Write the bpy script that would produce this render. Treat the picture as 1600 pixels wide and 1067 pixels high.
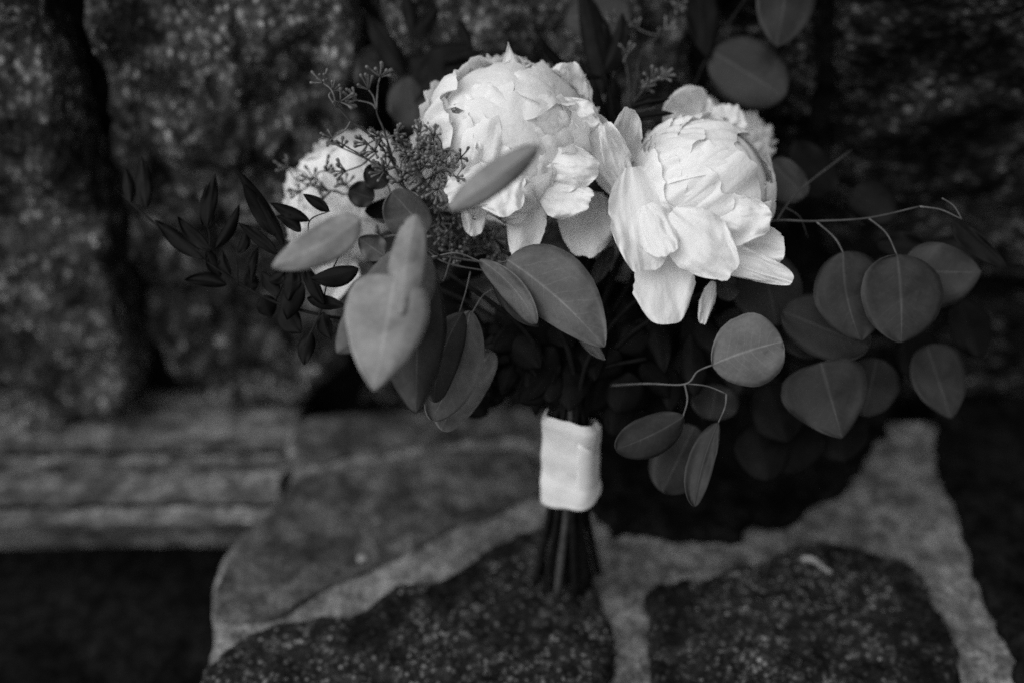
import bpy, math, random
from mathutils import Vector, Matrix, noise
import bmesh

for o in list(bpy.data.objects):
    bpy.data.objects.remove(o)
SC = bpy.context.scene
COL = SC.collection
R = math.radians

# ------------------------------------------------------------------ camera
PITCH, CAM_H, LENS, FOCUS, FSTOP = R(35), 0.634, 35.0, 0.642, 1.5
cd = bpy.data.cameras.new('camera')
cam = bpy.data.objects.new('camera', cd)
COL.objects.link(cam)
cam.location = (0, 0, CAM_H)
cam.rotation_euler = (math.pi / 2 - PITCH, 0, 0)
cd.lens, cd.sensor_width, cd.sensor_fit = LENS, 36.0, 'HORIZONTAL'
cd.clip_start, cd.clip_end = 0.01, 100
cd.dof.use_dof = True
cd.dof.focus_distance = FOCUS
cd.dof.aperture_fstop = FSTOP
SC.camera = cam

# ------------------------------------------------------------------ sky and sun (black-and-white photograph: the sky is taken without its colour)
SUN = Vector((-0.58, -0.34, 0.74)).normalized()
w = bpy.data.worlds.new('World'); SC.world = w; w.use_nodes = True
nt = w.node_tree; nt.nodes.clear()
sky = nt.nodes.new('ShaderNodeTexSky'); sky.sky_type = 'NISHITA'; sky.sun_disc = False
sky.sun_elevation = math.asin(SUN.z); sky.sun_rotation = math.atan2(SUN.x, SUN.y)
bw = nt.nodes.new('ShaderNodeRGBToBW'); bg = nt.nodes.new('ShaderNodeBackground'); wo = nt.nodes.new('ShaderNodeOutputWorld')
bg.inputs['Strength'].default_value = 0.08
nt.links.new(sky.outputs[0], bw.inputs[0]); nt.links.new(bw.outputs[0], bg.inputs[0]); nt.links.new(bg.outputs[0], wo.inputs[0])
sd = bpy.data.lights.new('sun', 'SUN'); sd.energy = 1.25; sd.angle = R(65); sd.color = (1, 1, 1)
sun = bpy.data.objects.new('sun', sd); COL.objects.link(sun)
sun.rotation_euler = (-SUN).to_track_quat('-Z', 'Y').to_euler()
VS = SC.view_settings
VS.view_transform = 'Standard'; VS.look = 'None'; VS.gamma = 1.0; VS.exposure = 1.08
VS.use_curve_mapping = False
SC.render.engine = 'CYCLES'
SC.cycles.use_denoising = False
SC.cycles.max_bounces = 8
SC.cycles.filter_width = 1.7
SC.cycles.use_adaptive_sampling = False

# ------------------------------------------------------------------ pixel -> place
AX = Vector((0, math.cos(PITCH), -math.sin(PITCH)))
UP = Vector((0, math.sin(PITCH), math.cos(PITCH)))
RT = Vector((1, 0, 0))
C0 = Vector((0, 0, CAM_H))
KPX = 36.0 / LENS / 1600.0
def ray(px, py):
    return AX + RT * ((px - 800) * KPX) + UP * ((533.5 - py) * KPX)
def P(px, py, d):
    return C0 + ray(px, py) * d
def G(px, py, z=0.0):
    r = ray(px, py); return C0 + r * ((z - CAM_H) / r.z)
WALL_Y = 0.80
def Wl(px, py, y=WALL_Y):
    r = ray(px, py); return C0 + r * (y / r.y)

# ------------------------------------------------------------------ object helpers
def wloc(o):
    v = Vector((0, 0, 0))
    while o:
        v += o.location; o = o.parent
    return v
def link(o, parent):
    COL.objects.link(o)
    if parent:
        o.location = o.location - wloc(parent); o.parent = parent
    return o
def empty(name, loc, parent=None):
    o = bpy.data.objects.new(name, None); o.location = loc; o.empty_display_size = 0.02
    return link(o, parent)
def tag(o, label=None, cat=None, group=None, kind=None):
    if label: o['label'] = label
    if cat: o['category'] = cat
    if group: o['group'] = group
    if kind: o['kind'] = kind
    return o
def mk(name, verts, faces, mat, parent=None, uvs=None, smooth=True, thick=0.0, origin=None):
    verts = [Vector(v) for v in verts]
    if origin is None:
        origin = sum(verts, Vector()) / len(verts)
    me = bpy.data.meshes.new(name)
    me.from_pydata([v - origin for v in verts], [], faces)
    if uvs:
        ul = me.uv_layers.new(name='UVMap')
        for lp in me.loops:
            ul.data[lp.index].uv = uvs[lp.vertex_index]
    for p in me.polygons: p.use_smooth = smooth
    me.materials.append(mat)
    me.update()
    o = bpy.data.objects.new(name, me); o.location = origin
    link(o, parent)
    if thick:
        m = o.modifiers.new('thickness', 'SOLIDIFY'); m.thickness = thick; m.offset = 0
    return o
def gridfaces(nu, nv):
    f = []
    for j in range(nv - 1):
        for i in range(nu - 1):
            a = j * nu + i
            f.append((a, a + 1, a + nu + 1, a + nu))
    return f
def spline(pts, n):
    """Catmull-Rom through tuples/Vectors of any size"""
    pts = [tuple(p) for p in pts]
    if len(pts) == 2:
        return [tuple(a + (b - a) * i / n for a, b in zip(*pts)) for i in range(n + 1)]
    q = [tuple(2 * a - b for a, b in zip(pts[0], pts[1]))] + pts + [tuple(2 * a - b for a, b in zip(pts[-1], pts[-2]))]
    out = []
    for k in range(len(pts) - 1):
        p0, p1, p2, p3 = q[k:k + 4]
        for i in range(n):
            t = i / n
            out.append(tuple(0.5 * (2 * b + (c - a) * t + (2 * a - 5 * b + 4 * c - d) * t * t + (3 * b - a - 3 * c + d) * t ** 3) for a, b, c, d in zip(p0, p1, p2, p3)))
    out.append(pts[-1])
    return out
def tube_geo(path, r0, r1, ns=7, V=None, F=None, wob=0.0, rf=None):
    V = [] if V is None else V; F = [] if F is None else F
    path = [Vector(p) for p in path]; n = len(path); b0 = len(V)
    nrm = None
    for i, p in enumerate(path):
        t = (path[min(i + 1, n - 1)] - path[max(i - 1, 0)]).normalized()
        if nrm is None:
            nrm = t.cross(Vector((0.3, 0.5, 0.8))).normalized()
        nrm = (nrm - t * nrm.dot(t)).normalized(); bn = t.cross(nrm)
        s = i / (n - 1); r = rf(s) if rf else r0 + (r1 - r0) * s
        if wob: r *= 1 + wob * noise.noise(p * 180)
        for k in range(ns):
            a = 2 * math.pi * k / ns
            V.append(p + (nrm * math.cos(a) + bn * math.sin(a)) * r)
    for i in range(n - 1):
        for k in range(ns):
            a = b0 + i * ns + k; b = b0 + i * ns + (k + 1) % ns
            F.append((a, b, b + ns, a + ns))
    F.append(tuple(b0 + k for k in range(ns))[::-1]); F.append(tuple(b0 + (n - 1) * ns + k for k in range(ns)))
    return V, F
def stemobj(name, pxpath, r0, r1, mat, parent, n=6, ns=7, wob=0.15):
    sp = spline(pxpath, n)
    V, F = tube_geo([P(*s) for s in sp], r0 * 0.8, r1 * 0.72, ns, wob=wob + 0.15)
    return mk(name, V, F, mat, parent)

# ------------------------------------------------------------------ materials (all grey: the photograph has no colour)
def newmat(name):
    m = bpy.data.materials.new(name); m.use_nodes = True
    t = m.node_tree; t.nodes.clear()
    return m, t
class N:
    def __init__(s, t): s.t = t
    def n(s, typ, **kw):
        x = s.t.nodes.new(typ)
        for k, v in kw.items(): setattr(x, k, v)
        return x
    def l(s, a, b): s.t.links.new(a, b)
    def val(s, sock, v):
        if isinstance(v, (int, float)): sock.default_value = v
        else: s.l(v, sock)
    def m(s, op, a, b=0.0, c=None, clamp=False):
        x = s.n('ShaderNodeMath', operation=op, use_clamp=clamp)
        s.val(x.inputs[0], a); s.val(x.inputs[1], b)
        if c is not None: s.val(x.inputs[2], c)
        return x.outputs[0]
    def mr(s, v, a, b, c, d, smooth=True):
        x = s.n('ShaderNodeMapRange'); x.interpolation_type = 'SMOOTHSTEP' if smooth else 'LINEAR'
        s.val(x.inputs[0], v)
        for i, k in enumerate((a, b, c, d)): s.val(x.inputs[i + 1], k)
        return x.outputs[0]
    def noise(s, vec, scale, detail=3, rough=0.55):
        x = s.n('ShaderNodeTexNoise'); s.l(vec, x.inputs['Vector'])
        x.inputs['Scale'].default_value = scale; x.inputs['Detail'].default_value = detail; x.inputs['Roughness'].default_value = rough
        return x.outputs[0]
    def bump(s, h, strength, dist):
        x = s.n('ShaderNodeBump'); x.inputs['Strength'].default_value = strength; x.inputs['Distance'].default_value = dist
        s.l(h, x.inputs['Height']); return x.outputs[0]
    def grey(s, v):
        x = s.n('ShaderNodeCombineColor')
        for i in range(3): s.val(x.inputs[i], v)
        return x.outputs[0]
    def out(s, shader):
        o = s.n('ShaderNodeOutputMaterial'); s.l(shader, o.inputs[0])
    def bsdf(s, col, rough, spec=0.5, nrm=None):
        b = s.n('ShaderNodeBsdfPrincipled'); s.l(col, b.inputs['Base Color']); s.val(b.inputs['Roughness'], rough)
        b.inputs['Specular IOR Level'].default_value = spec
        if nrm: s.l(nrm, b.inputs['Normal'])
        return b.outputs[0]
    def transl(s, shader, col, fac, nrm=None):
        t = s.n('ShaderNodeBsdfTranslucent'); s.l(col, t.inputs[0])
        if nrm: s.l(nrm, t.inputs['Normal'])
        mx = s.n('ShaderNodeMixShader'); s.val(mx.inputs[0], fac)
        s.l(shader, mx.inputs[1]); s.l(t.outputs[0], mx.inputs[2])
        return mx.outputs[0]

def leaf_mat(name, base, vein=0.6, side=0.25, rough=0.5, tr=0.12, spec=0.35, spots=0.25):
    m, t = newmat(name); s = N(t)
    uv = s.n('ShaderNodeUVMap').outputs[0]
    sx = s.n('ShaderNodeSeparateXYZ'); s.l(uv, sx.inputs[0])
    a = s.m('MULTIPLY', s.m('ABSOLUTE', s.m('SUBTRACT', sx.outputs[0], 0.5)), 2.0)
    v = sx.outputs[1]
    obj = s.n('ShaderNodeTexCoord').outputs['Object']
    rnd = s.n('ShaderNodeObjectInfo').outputs['Random']
    wid = s.mr(v, 0.0, 1.0, 0.075, 0.022, False)
    mid = s.m('SUBTRACT', 1.0, s.m('SMOOTH_MIN', 1.0, s.m('DIVIDE', a, wid), 0.3), clamp=True)
    fr = s.m('FRACT', s.m('ADD', s.m('SUBTRACT', s.m('MULTIPLY', v, 9.0), s.m('MULTIPLY', a, 2.2)), s.m('MULTIPLY', s.noise(obj, 60, 1), 1.2)))
    sv = s.mr(s.m('ABSOLUTE', s.m('SUBTRACT', fr, 0.5)), 0.0, 0.06, 1.0, 0.0)
    sv = s.m('MULTIPLY', sv, s.mr(a, 0.2, 0.95, 1.0, 0.15))
    edge = s.mr(a, 0.94, 1.0, 0.0, 0.5)
    mot = s.mr(s.noise(obj, 42, 5, 0.68), 0.3, 0.7, 0.66, 1.28)
    fine = s.mr(s.noise(obj, 420, 2), 0.3, 0.7, 0.93, 1.07)
    blot = s.mr(s.noise(obj, 130, 2), 0.66, 0.74, 1.0, 1.0 - spots)
    k = s.m('MULTIPLY', s.m('MULTIPLY', mot, fine), blot)
    k = s.m('MULTIPLY', k, s.mr(rnd, 0, 1, 0.85, 1.15, False))
    k = s.m('MULTIPLY', k, s.m('ADD', 1.0, s.m('ADD', s.m('MULTIPLY', mid, vein), s.m('ADD', s.m('MULTIPLY', sv, side), edge))))
    col = s.grey(s.m('MULTIPLY', k, base))
    hgt = s.m('ADD', s.m('ADD', s.m('MULTIPLY', mid, 0.5), s.m('MULTIPLY', sv, 0.2)), s.m('MULTIPLY', s.noise(obj, 500, 2), 0.25))
    nb = s.bump(hgt, 0.35, 0.0006)
    sh = s.bsdf(col, s.mr(s.noise(obj, 90, 2), 0.3, 0.7, rough - 0.08, rough + 0.1), spec, nb)
    s.out(s.transl(sh, col, tr, nb)); return m

def petal_mat():
    m, t = newmat('petal'); s = N(t)
    uv = s.n('ShaderNodeUVMap').outputs[0]
    mp = s.n('ShaderNodeMapping'); mp.inputs['Scale'].default_value = (34, 2.5, 1); s.l(uv, mp.inputs[0])
    obj = s.n('ShaderNodeTexCoord').outputs['Object']
    rnd = s.n('ShaderNodeObjectInfo').outputs['Random']
    st = s.noise(mp.outputs[0], 1.0, 3, 0.6)
    fold = s.noise(obj, 70, 3, 0.6)
    sx = s.n('ShaderNodeSeparateXYZ'); s.l(uv, sx.inputs[0])
    k = s.m('MULTIPLY', s.mr(st, 0.3, 0.7, 0.97, 1.0), s.mr(rnd, 0, 1, 0.93, 1.0, False))
    blem = s.mr(s.noise(obj, 120, 2), 0.72, 0.78, 1.0, 0.82)
    k = s.m('MULTIPLY', s.m('MULTIPLY', k, blem), 0.88)
    col = s.grey(k)
    h = s.m('ADD', s.m('MULTIPLY', st, 0.25), s.m('MULTIPLY', fold, 1.8))
    nb = s.bump(h, 0.5, 0.0016)
    sh = s.bsdf(col, 0.62, 0.25, nb)
    s.out(s.transl(sh, col, 0.38, nb)); return m

def plain_mat(name, base, rough=0.6, var=0.3, scale=150, bump=0.3, spec=0.3):
    m, t = newmat(name); s = N(t)
    obj = s.n('ShaderNodeTexCoord').outputs['Object']
    rnd = s.n('ShaderNodeObjectInfo').outputs['Random']
    nz = s.noise(obj, scale, 4, 0.6)
    k = s.m('MULTIPLY', s.mr(nz, 0.3, 0.7, 1 - var, 1 + var), s.mr(rnd, 0, 1, 0.75, 1.25, False))
    col = s.grey(s.m('MULTIPLY', k, base))
    s.out(s.bsdf(col, rough, spec, s.bump(nz, bump, 0.001))); return m

def stone_mat(name, base, speck=0.25, cell=230, thr=0.72, big=0.5, rough=0.85, bump=0.9, streak=None, spec=0.12, relief=0.006, gw=0.5):
    """rough stone: cloudy tone, weathered patches, pale and dark mineral grains"""
    m, t = newmat(name); s = N(t)
    g = s.n('ShaderNodeNewGeometry').outputs['Position']
    vec = g
    if streak:
        mp = s.n('ShaderNodeMapping'); mp.inputs['Rotation'].default_value = streak[0]; mp.inputs['Scale'].default_value = streak[1]
        s.l(g, mp.inputs[0]); vec = mp.outputs[0]
    cloud = s.noise(vec, 14, 5, 0.62)
    mid = s.noise(vec, 60, 4, 0.65)
    vo = s.n('ShaderNodeTexVoronoi'); vo.inputs['Scale'].default_value = cell; vo.inputs['Randomness'].default_value = 1
    s.l(vec, vo.inputs['Vector'])
    vc = s.n('ShaderNodeSeparateColor'); s.l(vo.outputs['Color'], vc.inputs[0])
    vo2 = s.n('ShaderNodeTexVoronoi'); vo2.inputs['Scale'].default_value = cell * 2.3
    s.l(vec, vo2.inputs['Vector'])
    vc2 = s.n('ShaderNodeSeparateColor'); s.l(vo2.outputs['Color'], vc2.inputs[0])
    patch = s.mr(s.m('ADD', s.m('MULTIPLY', cloud, 0.65), s.m('MULTIPLY', mid, 0.35)), 0.36, 0.62, 0.0, 1.0)
    tone = s.m('MULTIPLY', s.mr(patch, 0, 1, 1 - big, 1 + big, False), s.mr(mid, 0.3, 0.7, 0.65, 1.35))
    grain = s.m('MULTIPLY', s.mr(vc.outputs[0], thr, 1.0, 0.0, 1.0), s.mr(vo.outputs['Distance'], 0.25, 0.6, 1.0, 0.0))
    fleck = s.mr(s.noise(vec, cell * 0.55, 7, 0.78), 0.52, 0.74, 0.0, 1.0)
    grain = s.m('ADD', s.m('MULTIPLY', grain, gw), s.m('MULTIPLY', fleck, 1.1 - gw))
    grain = s.m('MULTIPLY', grain, s.mr(patch, 0.15, 1.0, 0.10, 1.0))
    g2 = s.mr(vc2.outputs[1], 0.0, 1.0, 0.55, 1.45, False)
    k = s.m('ADD', s.m('MULTIPLY', s.m('MULTIPLY', tone, g2), base), s.m('MULTIPLY', grain, speck))
    col = s.grey(k)
    h = s.m('ADD', s.m('MULTIPLY', mid, 1.2), s.m('ADD', s.m('MULTIPLY', vc.outputs[1], 0.35), s.m('MULTIPLY', vc2.outputs[0], 0.25)))
    s.out(s.bsdf(col, rough, spec, s.bump(h, bump, relief))); return m

M = {}
M['petal'] = petal_mat()
M['euc_lit'] = leaf_mat('eucalyptus_leaf_lit', 0.18, 0.4, 0.10, 0.6, 0.12, 0.25)  # lit copy of the leaf: sky light on upturned leaves put into the tone
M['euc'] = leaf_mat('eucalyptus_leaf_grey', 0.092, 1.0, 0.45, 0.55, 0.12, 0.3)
M['euc_shaded'] = leaf_mat('eucalyptus_leaf_shaded', 0.021, 1.2, 0.35, 0.55, 0.08, 0.2)  # shaded copy of the same leaf: shade put into the tone
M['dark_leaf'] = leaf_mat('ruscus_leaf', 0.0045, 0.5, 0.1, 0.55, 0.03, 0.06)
M['stem_pale'] = plain_mat('pale_twig', 0.085)
M['stem'] = plain_mat('green_stem', 0.04, spec=0.15)
M['stem_dark'] = plain_mat('dark_stem', 0.008, spec=0.06)
M['dry'] = plain_mat('dry_petal', 0.24)
M['bud'] = plain_mat('seed_bud', 0.095, 0.5, 0.35, 400)
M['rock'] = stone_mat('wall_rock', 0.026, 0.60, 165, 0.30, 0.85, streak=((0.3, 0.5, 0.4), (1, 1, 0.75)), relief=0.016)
M['rock_shadowed'] = stone_mat('wall_rock_shadowed', 0.007, 0.26, 165, 0.4, 0.9, streak=((0.2, 0.6, 0.2), (0.6, 1, 1.4)), spec=0.04, relief=0.016)  # darker rock, with the bouquet's shadow partly put into its tone
M['joint_groove_shade'] = stone_mat('earth_joint_groove_shade', 0.006, 0.006, 160, 0.8, 0.5, spec=0.02)
M['mortar'] = stone_mat('mortar', 0.125, 0.10, 220, 0.6, 0.38, bump=0.8)
M['slab_pale'] = stone_mat('pale_paving_stone', 0.05, 0.22, 330, 0.7, 0.4)
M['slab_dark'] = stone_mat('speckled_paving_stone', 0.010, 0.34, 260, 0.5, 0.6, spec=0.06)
M['slate'] = stone_mat('dark_slate_and_shadow', 0.0045, 0.012, 120, 0.8, 0.5, spec=0.03)
M['ledge'] = stone_mat('ledge_stone', 0.10, 0.34, 200, 0.6, 0.45, streak=((0, 0, 0), (0.6, 1, 1)))

def ribbon_mat():
    m, t = newmat('ribbon_fabric'); s = N(t)
    uv = s.n('ShaderNodeUVMap').outputs[0]
    obj = s.n('ShaderNodeTexCoord').outputs['Object']
    mp = s.n('ShaderNodeMapping'); mp.inputs['Scale'].default_value = (3, 60, 1); s.l(uv, mp.inputs[0])
    nz = s.noise(mp.outputs[0], 3, 3); f = s.noise(obj, 60, 3)
    col = s.grey(s.m('MULTIPLY', s.mr(f, 0.3, 0.7, 0.92, 1.04), 0.72))
    s.out(s.bsdf(col, 0.55, 0.3, s.bump(s.m('ADD', s.m('MULTIPLY', nz, 0.3), f), 0.25, 0.001))); return m
M['ribbon'] = ribbon_mat()

# ------------------------------------------------------------------ ground, wall, stones
def poly_resample(pts, n, jit, seed):
    """closed outline of 2D tuples -> n points, softly curved and roughened"""
    cl = pts + pts[:1]
    L = [math.dist(a, b) for a, b in zip(cl, cl[1:])]; T = sum(L); out = []
    for i in range(n):
        s = T * i / n; k = 0
        while s > L[k]: s -= L[k]; k += 1
        f = s / L[k]; a, b = cl[k], cl[k + 1]
        out.append((a[0] + (b[0] - a[0]) * f, a[1] + (b[1] - a[1]) * f))
    for _ in range(2):
        out = [((out[i - 1][0] + 2 * p[0] + out[(i + 1) % n][0]) / 4, (out[i - 1][1] + 2 * p[1] + out[(i + 1) % n][1]) / 4) for i, p in enumerate(out)]
    res = []
    for p in out:
        q = Vector((p[0] * 28, p[1] * 28, seed)); q2 = q * 3.1
        q3 = q * 8.3
        res.append((p[0] + jit * 0.35 * noise.noise(q3) + jit * (noise.noise(q) + 0.5 * noise.noise(q2)), p[1] + jit * (noise.noise(q + Vector((7, 3, 1))) + 0.5 * noise.noise(q2 + Vector((7, 3, 1))))))
    return res
def stone(name, pts3, nrm, h, mat, parent, seed, edge=0.008, rough=0.004, n=110, sink=0.02, jit=0.0055, fine=0.0012):
    """one stone: an outline on a plane, raised along nrm with a rounded rim and an uneven face"""
    nrm = Vector(nrm).normalized()
    e1 = Vector((1, 0, 0)); e2 = nrm.cross(e1).normalized()
    o = sum(pts3, Vector()) / len(pts3)
    pts = [((p - o).dot(e1), (p - o).dot(e2)) for p in pts3]
    ol = poly_resample(pts, n, jit, seed)
    c = (sum(p[0] for p in ol) / n, sum(p[1] for p in ol) / n)
    size = max(math.dist(p, c) for p in ol)
    rings = [(1.0, -sink), (1.0, h * 0.35)]
    for k in (0.25, 0.6, 1.0): rings.append((1 - edge * k / size, h * (0.35 + 0.65 * math.sin(k * math.pi / 2))))
    f = 1 - edge / size; steps = 22
    for k in range(1, steps): rings.append((f * (1 - k / steps), h))
    V = []; F = []
    for sc, hh in rings:
        for p in ol:
            x = c[0] + (p[0] - c[0]) * sc; y = c[1] + (p[1] - c[1]) * sc
            q = o + e1 * x + e2 * y
            z = hh
            if hh > 0:
                z += rough * (noise.noise(q * 22 + Vector((seed, 0, 0))) + 0.6 * noise.noise(q * 55 + Vector((0, seed, 0)))) * (0.4 if sc > 0.999 else 1) + fine * noise.noise(q * 260)
            V.append(q + nrm * z)
    V.append(o + e1 * c[0] + e2 * c[1] + nrm * h)
    nr = len(rings)
    for r in range(nr - 1):
        for i in range(n):
            j = (i + 1) % n
            F.append((r * n + i, r * n + j, (r + 1) * n + j, (r + 1) * n + i))
    for i in range(n): F.append(((nr - 1) * n + i, (nr - 1) * n + (i + 1) % n, len(V) - 1))
    return mk(name, V, F, mat, parent)

# lower step (dark slate floor that the raised paving ends at)
LOW = -0.10
def slab(name, x0, x1, y0, y1, z, mat, nx, ny, rough, seed, parent=None, skirt=0.05):
    V = []; F = []
    for j in range(ny):
        for i in range(nx):
            x = x0 + (x1 - x0) * i / (nx - 1); y = y0 + (y1 - y0) * j / (ny - 1)
            V.append(Vector((x, y, z + rough * (noise.noise(Vector((x * 9, y * 9, seed))) + 0.4 * noise.noise(Vector((x * 40, y * 40, seed)))))))
    return mk(name, V, gridfaces(nx, ny), mat, parent)
low = slab('lower_ground', -1.3, 1.4, -0.6, 0.90, LOW, M['slate'], 60, 40, 0.006, 3)
tag(low, 'dark slate floor below the edge of the raised stone paving', 'ground', kind='structure')

# raised paving: mortar bed, closed outline with a rounded left edge
edge_px = [(250, 1140), (285, 1100), (310, 1060), (330, 1000), (327, 950), (333, 900), (350, 862), (385, 822), (430, 790), (452, 735), (440, 660)]
eg = [G(*p) for p in spline(edge_px, 14)]
eg = [Vector((e.x + 0.0025 * noise.noise(e * 60), e.y, 0)) for e in eg]
V = []; F = []
rows = [(Vector((0, 0, LOW - 0.02)), 0), (Vector((0.004, 0, -0.02)), 0), (Vector((0.001, 0, -0.006)), 0), (Vector((0.004, 0, -0.001)), 0), (Vector((0.012, 0, 0.0)), 0)]
NX = 220
for e in eg:
    y = e.y
    for off, _ in rows: V.append(Vector((e.x + off.x, y, off.z)))
    for k in range(1, NX):
        x = e.x + 0.012 + (1.3 - e.x) * k / NX
        V.append(Vector((x, y, 0.0030 * noise.noise(Vector((x * 38, y * 38, 1))) + 0.0015 * noise.noise(Vector((x * 190, y * 190, 2))))))
pv = mk('paving', V, gridfaces(len(rows) + NX - 1, len(eg)), M['mortar'], None)
tag(pv, 'raised paving of irregular stones set in pale mortar', 'paving', kind='structure')

def pave(px, mat, h, seed, **kw):
    return stone('paving_stone', [G(*p) for p in px], (0, 0, 1), h, mat, pv, seed, **kw)
pave([(336, 975), (337, 920), (350, 875), (388, 828), (436, 792), (458, 745), (560, 725), (700, 706), (835, 700), (850, 770), (790, 797), (690, 838), (590, 885), (490, 935), (430, 978)], M['slab_pale'], 0.004, 1.3, jit=0.004, edge=0.006, rough=0.003)
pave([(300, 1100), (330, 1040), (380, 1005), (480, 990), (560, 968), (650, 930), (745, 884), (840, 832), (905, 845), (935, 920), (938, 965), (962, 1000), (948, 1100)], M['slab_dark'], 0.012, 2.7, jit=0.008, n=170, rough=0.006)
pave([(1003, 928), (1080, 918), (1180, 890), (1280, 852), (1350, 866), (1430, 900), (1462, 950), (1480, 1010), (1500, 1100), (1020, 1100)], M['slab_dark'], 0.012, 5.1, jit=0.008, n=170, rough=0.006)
pave([(1450, 640), (1475, 760), (1495, 830), (1530, 920), (1570, 1010), (1610, 1110), (2050, 1110), (2050, 640)], M['slate'], 0.012, 7.7, jit=0.009, n=170)
pave([(858, 690), (960, 660), (1150, 640), (1398, 632), (1388, 680), (1340, 728), (1318, 770), (1268, 790), (1240, 818), (1190, 826), (1150, 850), (1110, 838), (1060, 852), (1000, 842), (960, 846), (930, 800), (868, 770)], M['slate'], 0.012, 8.9, jit=0.011, n=170)  # bouquet's shadow behind the handle, painted in as a dark stone
pave([(1300, 860), (1350, 822), (1400, 812), (1440, 850), (1440, 880), (1380, 872)], M['mortar'], -0.0015, 9.9, n=60)
pave([(460, 735), (455, 665), (600, 645), (860, 640), (862, 685), (700, 694), (560, 715)], M['slab_pale'], 0.005, 10.4, jit=0.010)

# rock wall
wall = empty('rock_wall', Vector((0, WALL_Y, 0)))
tag(wall, 'rough rock wall of large weathered stones behind the bouquet', 'wall')
V = []; nx, nz = 90, 50
for j in range(nz):
    for i in range(nx):
        x = -1.3 + 2.6 * i / (nx - 1); z = LOW - 0.02 + (0.92 - LOW) * j / (nz - 1)
        V.append(Vector((x, WALL_Y + 0.035 + 0.008 * noise.noise(Vector((x * 12, 0, z * 12))), z)))
V2 = [v + Vector((0, 0.10, 0)) for v in V]
F = [f[::-1] for f in gridfaces(nx, nz)]
mk('earth_core', V, [f[::-1] for f in F], M['joint_groove_shade'], wall, thick=0.02)
def rock(px, mat, h, seed, rough=0.014, edge=0.03, **kw):
    pts = [Wl(*p, WALL_Y + 0.03 - h * 0.8) for p in px]
    return stone('stone', [Vector((q.x, WALL_Y + 0.03, q.z)) for q in pts], (0, -1, 0), h, mat, wall, seed, edge=edge, rough=rough, jit=0.006, fine=0.004, n=150, **kw)
rock([(-520, -120), (52, -120), (66, 0), (92, 110), (122, 220), (172, 330), (188, 440), (210, 560), (214, 640), (60, 672), (-520, 690)], M['rock'], 0.07, 11.0, edge=0.012)
rock([(128, -120), (134, 0), (152, 110), (172, 220), (204, 350), (222, 480), (262, 605), (330, 632), (480, 640), (560, 560), (600, 420), (590, 200), (560, 60), (545, -120)], M['rock'], 0.045, 12.0, rough=0.020, edge=0.014)
rock([(570, -140), (585, 30), (615, 200), (625, 420), (700, 520), (880, 540), (1040, 480), (1085, 300), (1085, 80), (1070, -140)], M['rock'], 0.026, 13.0)
rock([(1110, -140), (1110, 80), (1120, 300), (1150, 400), (1230, 380), (1265, 250), (1280, 100), (1285, -140)], M['rock_shadowed'], 0.026, 14.0)
rock([(1320, -140), (1315, 100), (1300, 260), (1290, 400), (1420, 470), (1600, 440), (2100, 400), (2100, -140)], M['rock_shadowed'], 0.03, 15.0, rough=0.02)
rock([(1270, 430), (1330, 450), (1430, 500), (1600, 470), (2100, 430), (2100, 640), (1600, 650), (1400, 640), (1250, 630), (1220, 520)], M['rock_shadowed'], 0.026, 16.0)
rock([(580, 560), (700, 560), (880, 570), (1060, 510), (1180, 440), (1230, 640), (900, 650), (560, 650)], M['rock_shadowed'], 0.024, 17.0)

# stone ledge along the foot of the wall, moulded front
lx0 = -0.95; lx1 = G(436, 740).x
prof = []   # (y, z) from wall foot over the top and down the front
def gy(py): return G(300, py, -0.018).y
prof = [(WALL_Y + 0.03, -0.006), (gy(640), -0.006), (gy(690), -0.006), (gy(697), -0.006), (gy(700), -0.030), (gy(722), -0.030), (gy(726), -0.004), (gy(733), -0.004), (gy(737), -0.030), (gy(754), -0.030), (gy(758), 0.000), (gy(776), 0.002), (gy(781), -0.004), (gy(783), -0.030), (gy(792), -0.030), (gy(794), -0.016), (gy(802), -0.018), (gy(806), -0.026), (gy(802), -0.034), (gy(760), -0.036), (gy(755), LOW - 0.02), (WALL_Y + 0.03, LOW - 0.02)]
fine_prof = []
for a, b in zip(prof, prof[1:]):
    for k in range(3): fine_prof.append((a[0] + (b[0] - a[0]) * k / 3, a[1] + (b[1] - a[1]) * k / 3))
fine_prof.append(prof[-1])
V = []; nxl = 150
for i in range(nxl):
    x = lx0 + (lx1 - lx0) * i / (nxl - 1)
    for (y, z) in fine_prof:
        q = Vector((x, y, z))
        V.append(Vector((x + 0.010 * noise.noise(Vector((3, y * 40, z * 40))) * max(0, 1 - (lx1 - x) / 0.06), y + 0.0022 * noise.noise(q * 45) + 0.012 * (x - lx1), z + 0.0022 * noise.noise(q * 50 + Vector((5, 5, 5))) + 0.0012 * noise.noise(q * 170))))
npf = len(fine_prof)
F = gridfaces(npf, nxl) + [tuple(range(npf)), tuple((nxl - 1) * npf + k for k in range(npf))[::-1]]
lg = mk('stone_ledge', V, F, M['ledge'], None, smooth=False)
lg.data.materials.append(M['joint_groove_shade'])
for p in lg.data.polygons:      # shade inside the grooves, painted on as dark faces
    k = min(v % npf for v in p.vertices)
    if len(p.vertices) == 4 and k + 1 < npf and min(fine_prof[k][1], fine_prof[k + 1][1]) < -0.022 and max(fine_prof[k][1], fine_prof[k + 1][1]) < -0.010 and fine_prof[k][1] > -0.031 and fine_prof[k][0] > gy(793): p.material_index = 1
tag(lg, 'pale weathered stone ledge with grooved front edge along wall foot', 'ledge')

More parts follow.
